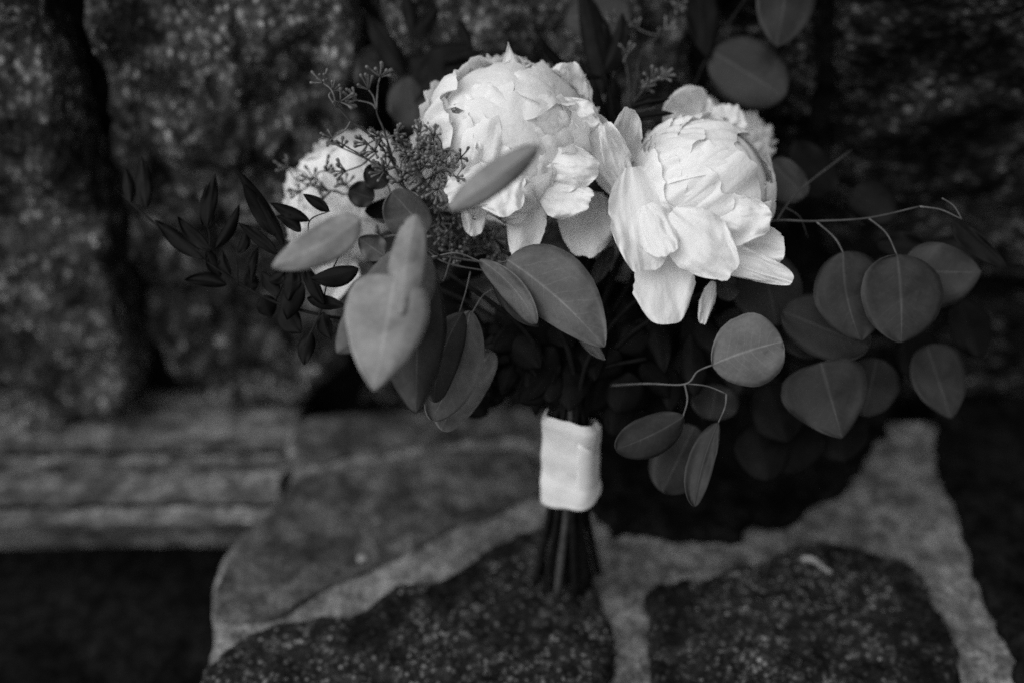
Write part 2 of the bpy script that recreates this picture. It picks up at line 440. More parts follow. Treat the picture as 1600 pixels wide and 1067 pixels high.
# small loose things on the paving
def pebble(name, px, py, sx, sy, sz, mat, label, cat, seed, base_z=0.004):
    bm = bmesh.new(); bmesh.ops.create_icosphere(bm, subdivisions=3, radius=1)
    c = G(px, py, base_z)
    V = []
    for v in bm.verts:
        d = 1 + 0.25 * noise.noise(v.co * 1.6 + Vector((seed, 0, 0)))
        V.append(c + Vector((v.co.x * sx * d, v.co.y * sy * d, sz * 0.8 + v.co.z * sz * d)))
    F = [tuple(v.index for v in f.verts) for f in bm.faces]; bm.free()
    return tag(mk(name, V, F, mat), label, cat)
pebble('pebble', 566, 873, 0.0048, 0.0042, 0.002, M['dry'], 'small white pebble lying on the pale paving stone', 'pebble', 1)
pebble('pebble', 1070, 921, 0.0075, 0.0075, 0.004, M['slate'], 'small dark lump standing in for a hole in the mortar at a speckled stone edge', 'pebble', 4)  # dark lump added where the mortar has a hole

# ------------------------------------------------------------------ leaf and petal builders
def prof_fn(p, q):
    vm = p / (p + q); mx = vm ** p * (1 - vm) ** q
    return lambda v: (max(v, 0) ** p * max(1 - v, 0) ** q) / mx
SHAPE = {'round': prof_fn(0.5, 0.5), 'ovate': prof_fn(0.45, 0.72), 'heart': prof_fn(0.32, 0.80), 'lance': prof_fn(0.75, 0.95), 'oval': prof_fn(0.6, 0.55), 'paddle': prof_fn(0.8, 0.4), 'dollar': prof_fn(0.50, 0.63), 'spoon': prof_fn(0.60, 0.47)}
LS = [100.0]
def leaf(parent, base, tip, hl, hr, mat, shape='ovate', bow=0.0, el=0.0, er=0.0, sag=0.0, wave=0.0035, name='leaf', nu=13, nv=19, thick=0.0005):
    """base, tip: (px, py, depth). hl/hr half widths in px on the left/right hand going base->tip.
    el/er: depth in metres that each edge lies nearer (-) or farther (+); sag bends the midrib in depth; bow bends it sideways (px)."""
    LS[0] += 1.37; sd = LS[0]
    f = SHAPE[shape]
    dx, dy = tip[0] - base[0], tip[1] - base[1]; L = math.hypot(dx, dy)
    tx, ty = dx / L, dy / L; nxp, nyp = ty, -tx       # left-hand side on screen
    V = []; U = []
    for j in range(nv):
        v = 0.5 - 0.5 * math.cos(math.pi * (0.012 + 0.988 * j / (nv - 1)))
        if j == nv - 1: v = 1.0
        w = f(v) if j < nv - 1 else 0.012
        b = bow * 4 * v * (1 - v)
        cx, cy = base[0] + dx * v + nxp * b, base[1] + dy * v + nyp * b
        d = base[2] + (tip[2] - base[2]) * v + sag * 4 * v * (1 - v)
        for i in range(nu):
            u = -1 + 2 * i / (nu - 1)                  # -1 = left
            a = abs(u); hw = (hl if u < 0 else hr) * w * a * (1 + 0.07 * noise.noise(Vector((v * 3.1, 2.0 if u < 0 else 5.0, sd))) + 0.025 * noise.noise(Vector((v * 11, 2.0 if u < 0 else 5.0, sd))))
            k = -1 if u > 0 else 1
            wv = wave * (a ** 2) * noise.noise(Vector((v * 3.2, u * 1.4, sd))) * 1.6
            V.append(P(cx + nxp * hw * k, cy + nyp * hw * k, d + (el if u < 0 else er) * 0.6 * (a ** 1.9) * (0.3 + 0.7 * min(1, w)) + wv - 0.0004 * math.exp(-(u * 9) ** 2)))
            U.append(((u + 1) / 2, v))
    o = mk(name, V, gridfaces(nu, nv), mat, parent, U, thick=thick)
    return o

def px_petal(parent, base, tip, hl, hr, shape='paddle', bow=0, el=0.0, er=0.0, sag=0.0, ruf=0.006, notch=0.07, nu=31, nv=27, curl=0.0):
    """a loose petal with a ruffled, notched rim, laid out like a leaf"""
    LS[0] += 2.11; sd = LS[0]
    f = SHAPE[shape]
    dx, dy = tip[0] - base[0], tip[1] - base[1]; L = math.hypot(dx, dy)
    tx, ty = dx / L, dy / L; nxp, nyp = ty, -tx
    V = []; U = []
    for j in range(nv):
        t = j / (nv - 1); v = 1 - (1 - t) ** 1.3
        w = math.sin(math.pi * (0.06 + 0.60 * v)) ** 0.8 if shape != 'lance' else max(f(min(v, 0.985)), 0.1)
        b = bow * 4 * v * (1 - v)
        for i in range(nu):
            u = -1 + 2 * i / (nu - 1); a = abs(u)
            ve = v * (1 - 0.36 * a ** 3.2 - notch * (0.5 + noise.noise(Vector((u * 2.2, sd, 0)))) - notch * 0.6 * abs(noise.noise(Vector((u * 6.5, sd, 4)))))
            cx, cy = base[0] + dx * ve + nxp * b, base[1] + dy * ve + nyp * b
            k = -1 if u > 0 else 1
            hw = (hl if u < 0 else hr) * w * a * (1 + 0.12 * noise.noise(Vector((v * 4, k, sd))) + 0.05 * noise.noise(Vector((v * 13, k, sd))))
            d = base[2] + (tip[2] - base[2]) * ve + sag * 4 * v * (1 - v) + (el if u < 0 else er) * a ** 1.6
            rf = 1.5 * ruf * (v ** 1.6 + a ** 3 * 0.7 + 0.25) * (noise.noise(Vector((u * 1.6, v * 2.0, sd))) + 0.32 * noise.noise(Vector((u * 3.6, v * 4, sd))) + 0.14 * noise.noise(Vector((u * 9, v * 8, sd))))
            cr = curl * max(0, v - 0.6) ** 2 * 6.25
            V.append(P(cx + nxp * hw * k, cy + nyp * hw * k, d + rf + cr)); U.append(((u + 1) / 2, v))
    return mk('petal', V, gridfaces(nu, nv), M['petal'], parent, U)

def peony(name, c, axis, Rr, petals, seed, label, parent, squash=0.94):
    """double peony. petals: list of (tip polar angle deg, azimuth rad, radius factor, half width deg, lift, ruffle);
    lift bends the tip outwards so that it stands off the ball as a frill."""
    rng = random.Random(seed)
    q = Vector(axis).normalized().to_track_quat('Z', 'Y').to_matrix()
    root = empty(name, c, parent)
    tag(root, label)
    nu, nv = 27, 21
    Z = Vector((0, 0, 1))
    for tipdeg, phi, rf, hwdeg, lift, ruf in petals:
        th1 = R(tipdeg); th0 = R(165)
        hw = R(hwdeg) * rng.uniform(0.85, 1.2); rr = Rr * rf
        s1 = rng.random() * 90; fl = lift * rng.choice((0.1, 0.4, 0.7, 1.0, 1.6, 2.3)); sk = rng.uniform(-0.35, 0.35)
        er = Vector((math.cos(phi), math.sin(phi), 0)); et = Vector((-math.sin(phi), math.cos(phi), 0))
        V = []; U = []
        for j in range(nv):
            v = 1 - (1 - j / (nv - 1)) ** 1.25
            for i in range(nu):
                u = -1 + 2 * i / (nu - 1); a = abs(u)
                jag = 0.15 * a ** 2.2 + 0.13 * (0.5 + noise.noise(Vector((u * 1.7, s1, 0)))) + 0.13 * abs(noise.noise(Vector((u * 3.2, s1, 3)))) + 0.015 * noise.noise(Vector((u * 9, s1, 8)))
                ve = v * (1.04 - 0.6 * jag)
                th = th0 + (th1 - th0) * ve
                wd = 0.22 + 0.78 * math.sin(min(1, v * 1.15) * math.pi / 2)
                n1 = noise.noise(Vector((u * 2.0, v * 1.5, s1))); n2 = noise.noise(Vector((u * 5.2, v * 2.6, s1 + 9))); n3 = noise.noise(Vector((u * 12, v * 4, s1 + 19)))
                r = rr * (0.35 + 0.65 * min(1, v * 1.9) ** 0.7)
                r *= 1 + fl * v ** 3 - 0.06 * a * a * v
                r += Rr * ruf * (v ** 1.5) * (n1 + 0.6 * n2 + 0.22 * n3) + Rr * 0.018 * n2 + Rr * 0.55 * ruf * (0.7 * a ** 5 + v ** 7) * noise.noise(Vector((u * 7.5, v * 9, s1 + 31)))
                be = u * hw * wd + 0.5 * ruf * v * n1 + sk * v
                th += 0.6 * ruf * v * v * noise.noise(Vector((u * 3.4, 5 + v, s1)))
                d = er * math.sin(th) + Z * math.cos(th)
                p = (d * math.cos(be) + et * math.sin(be)) * r
                p.z *= squash
                V.append(c + q @ p); U.append(((u + 1) / 2, v))
        mk('petal', V, gridfaces(nu, nv), M['petal'], root, U)
    return root
def spiral(n, a0, a1, rf0, rf1, hw0, hw1, lift, ruf, seed):
    """n petals on a spiral whose tips go from polar angle a0 to a1 (degrees), evenly over the ball"""
    rg = random.Random(seed); out = []
    for k in range(n):
        t = (k + 0.5) / n
        ca = math.cos(R(a0)) + (math.cos(R(a1)) - math.cos(R(a0))) * t
        out.append((math.degrees(math.acos(max(-1, min(1, ca)))) + rg.uniform(-9, 9), k * 2.39996 + rg.uniform(-.4, .4), (rf0 + (rf1 - rf0) * t) * rg.uniform(.94, 1.06), hw0 + (hw1 - hw0) * t, lift, ruf))
    return out

# ------------------------------------------------------------------ the bouquet
foot = G(890, 942, 0.0)
B = empty('bouquet', foot)
tag(B, 'bridal bouquet of white peonies and eucalyptus standing against rock wall', 'bouquet')

# -- peonies
FULL = spiral(10, 150, 178, .80, .84, 60, 60, 0.0, .05, 1) + [(-t, p, r, h, l, q) for t, p, r, h, l, q in spiral(9, 2, 25, .84, .90, 50, 46, 0.05, .10, 7)] + spiral(44, 0, 80, .89, .97, 31, 31, 0.10, .13, 2) + spiral(28, 55, 116, .96, 1.01, 30, 34, 0.09, .13, 3)
FULL = FULL[10:]
BOMB = [(-t, p, r, h, l, q) for t, p, r, h, l, q in spiral(9, 5, 30, .88, .93, 55, 50, 0.01, .05, 4)] + spiral(18, 3, 40, .95, .99, 34, 30, 0.05, .07, 5) + spiral(36, 24, 110, .97, 1.01, 27, 31, 0.05, .085, 6)
def toward(px, py, d, dx, dy, dd):
    """direction in camera terms: right, up, towards camera"""
    return RT * dx + UP * dy - AX * dd
cA = P(796, 222, 0.690)
pa = peony('peony', cA, toward(0, 0, 0, -0.15, 0.50, 0.80), 0.0570, FULL, 5, 'large open ruffled white peony with a tall pointed top petal', B)
cB = P(1094, 302, 0.692)
pb = peony('peony', cB, toward(0, 0, 0, 0.72, 0.30, 0.55), 0.0500, BOMB, 8, 'round globe shaped white peony with broad drooping guard petals', B)
cC = P(1128, 216, 0.760)
pc = peony('peony', cC, toward(0, 0, 0, 0.35, 0.75, 0.30), 0.036, FULL[20:75], 21, 'small blurred white peony tucked behind the globe peony', B)
cD = P(552, 318, 0.760)
pd = peony('peony', cD, toward(0, 0, 0, -0.4, 0.45, 0.60), 0.050, FULL[4:70], 33, 'white peony half hidden behind seed buds and dark leaves', B)
# loose petals of the open peony
px_petal(pa, (802, 160, 0.68), (794, 66, 0.668), 24, 24, 'lance', ruf=0.002, notch=0.0)
px_petal(pa, (880, 190, 0.69), (893, 92, 0.675), 40, 34, 'paddle', ruf=0.005)
px_petal(pa, (800, 258, 0.655), (697, 318, 0.635), 34, 44, 'paddle', el=0.0045, er=0.0036, sag=-0.0027)
px_petal(pa, (742, 300, 0.67), (738, 374, 0.662), 22, 20, 'paddle', ruf=0.003)
px_petal(pa, (826, 300, 0.665), (812, 412, 0.652), 34, 30, 'paddle', el=0.0054, er=0.0018, ruf=0.004)
px_petal(pa, (840, 292, 0.65), (928, 310, 0.640), 26, 44, 'paddle', er=0.0054, el=0.0027, sag=-0.0027)
px_petal(pa, (850, 262, 0.645), (938, 262, 0.640), 34, 38, 'paddle', er=0.0054, el=0.0054, sag=-0.0036)
px_petal(pa, (930, 300, 0.70), (912, 405, 0.668), 42, 52, 'paddle', ruf=0.004, sag=-0.0018)
px_petal(pa, (770, 262, 0.648), (800, 338, 0.632), 40, 44, 'paddle', sag=-0.0036, el=0.0045, er=0.0045)
px_petal(pa, (860, 200, 0.66), (935, 178, 0.650), 40, 40, 'paddle', sag=-0.0027, el=0.0045, er=0.0045)
# guard petals of the globe peony
px_petal(pb, (985, 318, 0.665), (905, 178, 0.648), 30, 34, 'paddle', el=0.0045, er=-0.0018, sag=0.0027)
px_petal(pb, (972, 290, 0.66), (942, 188, 0.645), 18, 26, 'paddle', er=0.0036, el=0.0027)
px_petal(pb, (970, 262, 0.68), (985, 164, 0.652), 24, 26, 'paddle', el=-0.0054, er=-0.0054, sag=0.0045, curl=-0.01)
px_petal(pb, (985, 262, 0.66), (1006, 428, 0.636), 62, 44, 'oval', el=0.0099, er=-0.0027, ruf=0.005, notch=0.03, sag=-0.0027)
px_petal(pb, (1010, 320, 0.645), (1048, 402, 0.628), 30, 40, 'paddle', el=0.0027, er=0.0045)
px_petal(pb, (1032, 385, 0.66), (1046, 508, 0.640), 46, 50, 'paddle', el=0.0054, er=0.0018, ruf=0.003, notch=0.02, sag=-0.0018)
px_petal(pb, (1050, 330, 0.64), (1150, 430, 0.630), 46, 54, 'paddle', el=0.0054, er=0.0063, sag=-0.0045)
px_petal(pb, (1085, 392, 0.655), (1240, 440, 0.640), 30, 20, 'paddle', el=0.0045, er=0.0027, notch=0.02)
px_petal(pb, (1120, 380, 0.665), (1232, 388, 0.648), 40, 42, 'paddle', el=0.0036, er=0.0018)
px_petal(pb, (1120, 340, 0.645), (1208, 345, 0.640), 40, 40, 'paddle', el=0.0054, er=0.0054, sag=-0.0027)
px_petal(pb, (1115, 440, 0.67), (1097, 510, 0.655), 10, 14, 'paddle', el=0.0027, er=-0.0018, ruf=0.002)
px_petal(pb, (1090, 190, 0.72), (1052, 142, 0.700), 44, 40, 'paddle', el=0.0054, er=0.0054)
for (b_, t_, hw_) in [((1150, 322, .672), (1206, 282, .668), 15), ((1155, 345, .664), (1213, 312, .660), 16), ((1158, 362, .660), (1209, 336, .655), 14), ((1140, 290, .680), (1192, 262, .678), 13)]:
    px_petal(pb, b_, t_, hw_, hw_, 'lance', ruf=0.004, notch=0.02)
# low petals of the half hidden peony
px_petal(pd, (540, 380, 0.745), (498, 470, 0.735), 40, 40, 'paddle')
px_petal(pd, (560, 300, 0.735), (466, 330, 0.725), 50, 50, 'paddle', el=0.0054, er=0.0054)

# -- eucalyptus branches
def branch(label, at):
    return tag(empty('eucalyptus_branch', at, B), label)
E1 = branch('eucalyptus branch with large pale leaves reaching to the front', P(680, 400, 0.62))
leaf(E1, (562, 343, 0.565), (426, 417, 0.556), 33, 33, M['euc_lit'], 'ovate', bow=6, el=0.004, er=0.004)
leaf(E1, (618, 432, 0.562), (585, 610, 0.548), 62, 68, M['euc_lit'], 'heart', el=0.005, er=0.005)
leaf(E1, (650, 336, 0.570), (628, 492, 0.556), 29, 27, M['euc_lit'], 'round', el=0.008, er=0.01, bow=-4)
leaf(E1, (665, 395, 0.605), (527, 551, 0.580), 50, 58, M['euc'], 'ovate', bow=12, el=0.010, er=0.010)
leaf(E1, (655, 420, 0.620), (650, 645, 0.605), 44, 60, M['euc_shaded'], 'ovate', el=0.010, er=0.010)
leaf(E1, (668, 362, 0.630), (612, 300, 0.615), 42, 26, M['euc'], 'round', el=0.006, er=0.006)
leaf(E1, (842, 228, 0.530), (704, 328, 0.545), 25, 25, M['euc_lit'], 'oval', el=0.010, er=0.008)
leaf(E1, (600, 400, 0.66), (560, 372, 0.655), 20, 22, M['euc'], 'ovate')
stemobj('stem', [(840, 420, 0.66), (740, 408, 0.65), (690, 402, 0.64), (660, 412, 0.60), (624, 440, 0.563)], 0.0012, 0.0008, M['stem_pale'], E1)
stemobj('stem', [(690, 402, 0.64), (655, 380, 0.60), (640, 352, 0.575), (560, 343, 0.565)], 0.0009, 0.0006, M['stem_pale'], E1)
stemobj('stem', [(705, 402, 0.64), (690, 440, 0.625), (672, 400, 0.61)], 0.0008, 0.0006, M['stem_pale'], E1)

E2 = branch('eucalyptus branch with a folded leaf and one broad veined leaf', P(780, 410, 0.645))
leaf(E2, (792, 406, 0.648), (944, 542, 0.628), 66, 40, M['euc'], 'ovate', bow=8, el=0.006, er=0.006, sag=-0.003)
leaf(E2, (750, 406, 0.645), (838, 506, 0.632), 17, 22, M['euc'], 'oval', bow=10, el=-0.006, er=0.010)
leaf(E2, (770, 430, 0.652), (842, 510, 0.645), 14, 12, M['euc_shaded'], 'oval', bow=-10, el=0.012)
leaf(E2, (723, 488, 0.650), (678, 628, 0.634), 30, 36, M['euc_shaded'], 'oval', bow=-10, el=0.003, er=0.003, sag=0.006)
leaf(E2, (735, 486, 0.660), (675, 657, 0.648), 42, 36, M['euc'], 'oval', bow=6, el=-0.004, er=-0.004, sag=0.006)
leaf(E2, (770, 550, 0.680), (690, 672, 0.660), 34, 40, M['euc'], 'round', bow=-8, el=-0.010, er=-0.004, sag=0.012)
leaf(E2, (905, 520, 0.69), (945, 562, 0.67), 8, 10, M['euc'], 'ovate')
stemobj('stem', [(735, 425, 0.66), (728, 455, 0.655), (718, 488, 0.651)], 0.0007, 0.0006, M['stem_pale'], E2)
stemobj('stem', [(780, 448, 0.68), (755, 462, 0.67), (737, 490, 0.66)], 0.0007, 0.0006, M['stem_pale'], E2)
stemobj('stem', [(900, 470, 0.70), (800, 432, 0.67), (700, 412, 0.655), (660, 384, 0.65)], 0.0009, 0.0007, M['stem_pale'], E2)
stemobj('stem', [(675, 402, 0.642), (715, 396, 0.642), (760, 412, 0.645), (795, 408, 0.648)], 0.0008, 0.0007, M['stem_pale'], E2)

E3 = branch('low eucalyptus twig with one round and two hanging oval leaves', P(1070, 600, 0.655))
leaf(E3, (1113, 570, 0.650), (1223, 534, 0.640), 58, 56, M['euc'], 'spoon', bow=3, el=0.006, er=0.004)
leaf(E3, (1068, 651, 0.662), (962, 702, 0.655), 33, 32, M['euc_shaded'], 'oval', bow=4, el=0.008, er=0.004)
leaf(E3, (1085, 665, 0.705), (1035, 768, 0.695), 48, 42, M['euc_shaded'], 'round', el=0.01, er=0.006)
leaf(E3, (1122, 660, 0.650), (1085, 791, 0.640), 17, 26, M['euc_shaded'], 'oval', bow=-5, el=-0.006, er=0.006)
leaf(E3, (1120, 600, 0.73), (1110, 655, 0.72), 40, 34, M['euc_shaded'], 'round')
leaf(E3, (1072, 598, 0.74), (1075, 490, 0.73), 42, 42, M['euc_shaded'], 'round')
stemobj('stem', [(955, 602, 0.70), (1010, 599, 0.672), (1070, 600, 0.657), (1090, 580, 0.654), (1113, 570, 0.650)], 0.0010, 0.0007, M['stem_pale'], E3)
stemobj('stem', [(1070, 600, 0.657), (1074, 625, 0.66), (1067, 651, 0.662)], 0.0008, 0.0006, M['stem_pale'], E3)
stemobj('stem', [(1070, 599, 0.657), (1105, 603, 0.654), (1135, 615, 0.652)], 0.0006, 0.0006, M['stem_pale'], E3)
stemobj('stem', [(1135, 615, 0.652), (1133, 635, 0.651), (1122, 661, 0.650)], 0.0008, 0.0005, M['stem_pale'], E3)

E4 = branch('long eucalyptus branch arching out over the dark stones', P(1280, 348, 0.67))
leaf(E4, (1318, 394, 0.672), (1345, 532, 0.664), 62, 50, M['euc_shaded'], 'dollar', bow=-8, el=0.005, er=0.003)
leaf(E4, (1402, 398, 0.664), (1408, 535, 0.656), 66, 62, M['euc_shaded'], 'dollar', bow=3, el=0.007, er=0.004)
leaf(E4, (1412, 424, 0.69), (1533, 426, 0.68), 46, 60, M['euc_shaded'], 'ovate', el=0.006)
leaf(E4, (1222, 486, 0.705), (1358, 542, 0.690), 50, 46, M['euc_shaded'], 'round', el=0.004, er=-0.003)
leaf(E4, (1283, 566, 0.690), (1316, 684, 0.676), 64, 76, M['euc_shaded'], 'heart', el=0.006, er=0.006)
leaf(E4, (1448, 540, 0.725), (1486, 653, 0.715), 46, 40, M['euc_shaded'], 'ovate', el=0.004)
leaf(E4, (1190, 395, 0.72), (1214, 508, 0.71), 52, 58, M['euc_shaded'], 'round')
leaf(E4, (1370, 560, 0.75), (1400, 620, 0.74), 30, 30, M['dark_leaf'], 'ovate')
leaf(E4, (1205, 252, 0.73), (1258, 308, 0.72), 26, 40, M['euc_shaded'], 'round')
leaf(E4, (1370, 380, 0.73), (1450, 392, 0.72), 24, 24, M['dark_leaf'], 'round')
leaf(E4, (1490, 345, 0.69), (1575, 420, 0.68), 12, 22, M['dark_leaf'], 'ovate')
stemobj('stem', [(1130, 380, 0.70), (1200, 347, 0.678), (1272, 346, 0.670), (1356, 341, 0.668), (1437, 323, 0.664)], 0.0012, 0.0009, M['stem'], E4)
stemobj('stem', [(1437, 323, 0.664), (1470, 328, 0.665), (1503, 343, 0.667)], 0.0008, 0.0005, M['stem_pale'], E4)
stemobj('stem', [(1472, 310, 0.664), (1490, 322, 0.665), (1503, 343, 0.667)], 0.0006, 0.0005, M['stem_pale'], E4)
stemobj('stem', [(1276, 347, 0.670), (1304, 372, 0.671), (1318, 396, 0.672)], 0.0008, 0.0007, M['stem_pale'], E4)
stemobj('stem', [(1357, 341, 0.668), (1385, 365, 0.666), (1402, 400, 0.664)], 0.0008, 0.0007, M['stem_pale'], E4)
stemobj('stem', [(1214, 345, 0.676), (1230, 320, 0.69), (1256, 292, 0.70), (1330, 235, 0.73)], 0.0011, 0.0008, M['stem'], E4)
stemobj('stem', [(1228, 325, 0.687), (1250, 340, 0.69), (1262, 372, 0.70)], 0.0007, 0.0006, M['stem'], E4)

E5 = branch('eucalyptus branch with broad blurred leaves rising behind the peonies', P(1150, 150, 0.75))
leaf(E5, (1112, 80, 0.765), (1226, 152, 0.755), 54, 50, M['euc_shaded'], 'round', el=0.006, er=0.006)
leaf(E5, (1236, -60, 0.75), (1214, 73, 0.745), 50, 48, M['euc_shaded'], 'ovate', el=0.006)
leaf(E5, (1090, -30, 0.77), (1105, 90, 0.76), 26, 26, M['dark_leaf'], 'ovate')
leaf(E5, (600, 110, 0.79), (560, 90, 0.78), 40, 30, M['euc_shaded'], 'round')
leaf(E5, (650, 200, 0.77), (640, 120, 0.77), 40, 36, M['euc_shaded'], 'round')
leaf(E5, (880, 30, 0.79), (985, 20, 0.78), 40, 40, M['euc_shaded'], 'round')
leaf(E5, (1300, 300, 0.77), (1240, 220, 0.77), 40, 30, M['dark_leaf'], 'ovate')
stemobj('stem', [(1040, 300, 0.74), (1080, 150, 0.76), (1112, 80, 0.765), (1180, -20, 0.755), (1240, -70, 0.75)], 0.0016, 0.0009, M['stem_dark'], E5)
stemobj('stem', [(700, 300, 0.76), (655, 205, 0.77), (620, 120, 0.785), (590, 60, 0.79)], 0.0016, 0.0009, M['stem_dark'], E5)

E6 = branch('small round eucalyptus leaves among the seed buds', P(600, 300, 0.68))
leaf(E6, (606, 288, 0.678), (572, 262, 0.672), 22, 17, M['euc_shaded'], 'round')
leaf(E6, (584, 312, 0.685), (545, 298, 0.680), 20, 22, M['euc_shaded'], 'round')
leaf(E6, (630, 330, 0.70), (570, 330, 0.69), 20, 20, M['dark_leaf'], 'ovate')
leaf(E6, (640, 370, 0.71), (568, 395, 0.70), 26, 20, M['euc_shaded'], 'ovate')
stemobj('stem', [(680, 380, 0.70), (620, 320, 0.69), (606, 290, 0.68)], 0.0009, 0.0006, M['stem'], E6)

# -- dark pointed foliage
def darkbranch(label, at):
    return tag(empty('ruscus_branch', at, B), label)
D1 = darkbranch('dark branch of narrow pointed leaves spreading out sideways', P(420, 460, 0.72))
DL = [((324, 356, .71), (336, 273, .705), 11, 9), ((316, 352, .715), (322, 290, .71), 9, 6), ((318, 403, .712), (242, 344, .715), 11, 9), ((330, 392, .71), (277, 338, .71), 9, 9),
      ((337, 388, .71), (374, 320, .70), 6, 9), ((372, 396, .71), (384, 355, .705), 5, 8), ((354, 445, .712), (288, 437, .712), 8, 11), ((394, 443, .715), (404, 386, .715), 5, 6),
      ((428, 368, .70), (380, 289, .69), 12, 10), ((444, 382, .70), (371, 266, .69), 10, 9), ((434, 398, .70), (373, 349, .70), 8, 8), ((483, 345, .69), (422, 317, .69), 9, 7),
      ((514, 330, .69), (474, 304, .69), 8, 6), ((470, 362, .69), (432, 338, .69), 8, 8), ((506, 476, .69), (475, 408, .69), 9, 8), ((560, 420, .68), (484, 436, .68), 16, 10),
      ((436, 462, .71), (408, 424, .715), 10, 9), ((395, 455, .72), (388, 424, .72), 9, 9), ((412, 462, .715), (424, 496, .72), 14, 12), ((440, 478, .715), (470, 520, .71), 16, 16),
      ((450, 470, .70), (455, 410, .70), 10, 12), ((486, 520, .70), (475, 570, .70), 11, 10), ((505, 488, .70), (518, 530, .70), 9, 10), ((470, 440, .70), (448, 500, .705), 16, 14),
      ((229, 326, .73), (222, 245, .735), 11, 10), ((204, 318, .735), (196, 262, .74), 8, 8), ((345, 432, .715), (324, 388, .71), 9, 9), ((480, 466, .70), (540, 478, .69), 9, 9), ((420, 440, .71), (446, 420, .71), 8, 8), ((360, 430, .71), (348, 392, .71), 8, 6)]
for b_, t_, hl, hr in DL:
    b_ = (b_[0], b_[1], b_[2] - 0.045); t_ = (t_[0], t_[1], t_[2] - 0.045)
    leaf(D1, b_, t_, hl * 1.25, hr * 1.25, M['dark_leaf'], 'lance', bow=random.Random(b_[0]).uniform(-5, 5), el=0.003, er=0.003, nu=9, nv=13)
stemobj('stem', [(192, 306, 0.695), (234, 343, 0.680), (315, 404, 0.668), (351, 428, 0.668), (387, 451, 0.670), (432, 473, 0.670), (500, 492, 0.665), (640, 520, 0.685), (850, 600, 0.715)], 0.0009, 0.0018, M['stem_dark'], D1)
stemobj('stem', [(325, 408, 0.667), (328, 375, 0.665), (324, 354, 0.665)], 0.0006, 0.0005, M['stem_dark'], D1)
stemobj('stem', [(372, 446, 0.669), (368, 400, 0.667), (352, 372, 0.665), (337, 350, 0.663)], 0.0008, 0.0005, M['stem_dark'], D1)
stemobj('stem', [(475, 540, 0.655), (500, 490, 0.655), (512, 440, 0.645), (530, 400, 0.640)], 0.0008, 0.0006, M['stem_dark'], D1)
stemobj('stem', [(430, 472, 0.670), (450, 420, 0.655), (440, 380, 0.655), (425, 366, 0.655)], 0.0008, 0.0005, M['stem_dark'], D1)
stemobj('stem', [(450, 420, 0.655), (480, 380, 0.645), (484, 345, 0.645), (516, 330, 0.645)], 0.0008, 0.0005, M['stem_dark'], D1)
D2 = darkbranch('dark branch of blurred pointed leaves above the open peony', P(680, 150, 0.77))
for b_, t_, hl, hr in [((632, 118, .78), (572, 22, .78), 19, 17), ((646, 60, .78), (632, -30, .79), 12, 10), ((646, 58, .775), (686, 14, .775), 10, 15), ((655, 130, .765), (740, 72, .765), 34, 30),
                       ((737, 76, .765), (714, 28, .77), 8, 8), ((690, 96, .76), (760, 80, .755), 10, 6), ((760, 84, .755), (852, 108, .75), 12, 12), ((640, 170, .77), (700, 100, .77), 24, 24), ((700, 140, .76), (640, 90, .77), 26, 26),
                       ((740, 130, .76), (690, 110, .76), 24, 20)]:
    leaf(D2, b_, t_, hl, hr, M['dark_leaf'], 'lance', el=0.004, er=0.004)
stemobj('stem', [(760, 260, .75), (690, 160, .765), (645, 60, .78), (640, -30, .79)], 0.0012, 0.0008, M['stem_dark'], D2)
D3 = darkbranch('dark upright branch of pointed leaves between the two peonies', P(950, 180, 0.72))
for b_, t_, hl, hr, bw_ in [((944, 150, .735), (905, -30, .75), 22, 22, -6), ((940, 118, .73), (972, 20, .735), 10, 22, -8), ((943, 122, .715), (842, 53, .700), 7, 9, 22), ((948, 192, .71), (906, 92, .715), 16, 14, 6), ((985, 168, .69), (1046, 155, .68), 8, 8, 2), ((978, 190, .69), (1052, 178, .68), 7, 7, 4),
                            ((948, 120, .74), (945, 30, .745), 12, 14, 0), ((955, 195, .72), (960, 120, .735), 12, 14, 0)]:
    leaf(D3, b_, t_, hl, hr, M['dark_leaf'], 'lance', bow=bw_, el=0.004, er=0.004)
stemobj('stem', [(985, 320, .72), (962, 195, .715), (945, 120, .725), (925, 40, .745), (915, -40, .755)], 0.0012, 0.0007, M['stem_dark'], D3)

# -- seeded eucalyptus
rng = random.Random(77)
def umbel_mesh(n, seed):
    rg = random.Random(seed); V = []; F = []
    for k in range(n):
        a = 2 * math.pi * (k + rg.uniform(-.3, .3)) / n; e = rg.uniform(0.15, 1.25) if k else 1.5
        d = Vector((math.cos(a) * math.cos(e), math.sin(a) * math.cos(e), math.sin(e)))
        L = rg.uniform(0.0062, 0.0092)
        b = Vector((rg.uniform(-1, 1), rg.uniform(-1, 1), 0.6)) * L * 0.12
        path = [Vector((0, 0, 0)), d * L * 0.35 + b * 0.6, d * L * 0.62 + b, d * L * 0.8 + b, d * L * 0.93 + b, d * L + b]
        rr = [0.00046, 0.0004, 0.0005, 0.0009, 0.001, 0.00045]
        tube_geo(path, 0, 0, 6, V, F, rf=lambda s: rr[min(5, int(round(s * 5)))])
    me = bpy.data.meshes.new('bud_cluster'); me.from_pydata(V, [], F)
    for p in me.polygons: p.use_smooth = True
    me.materials.append(M['bud']); return me
UM = [umbel_mesh(rng.choice((6, 7, 8)), 900 + i) for i in range(8)]
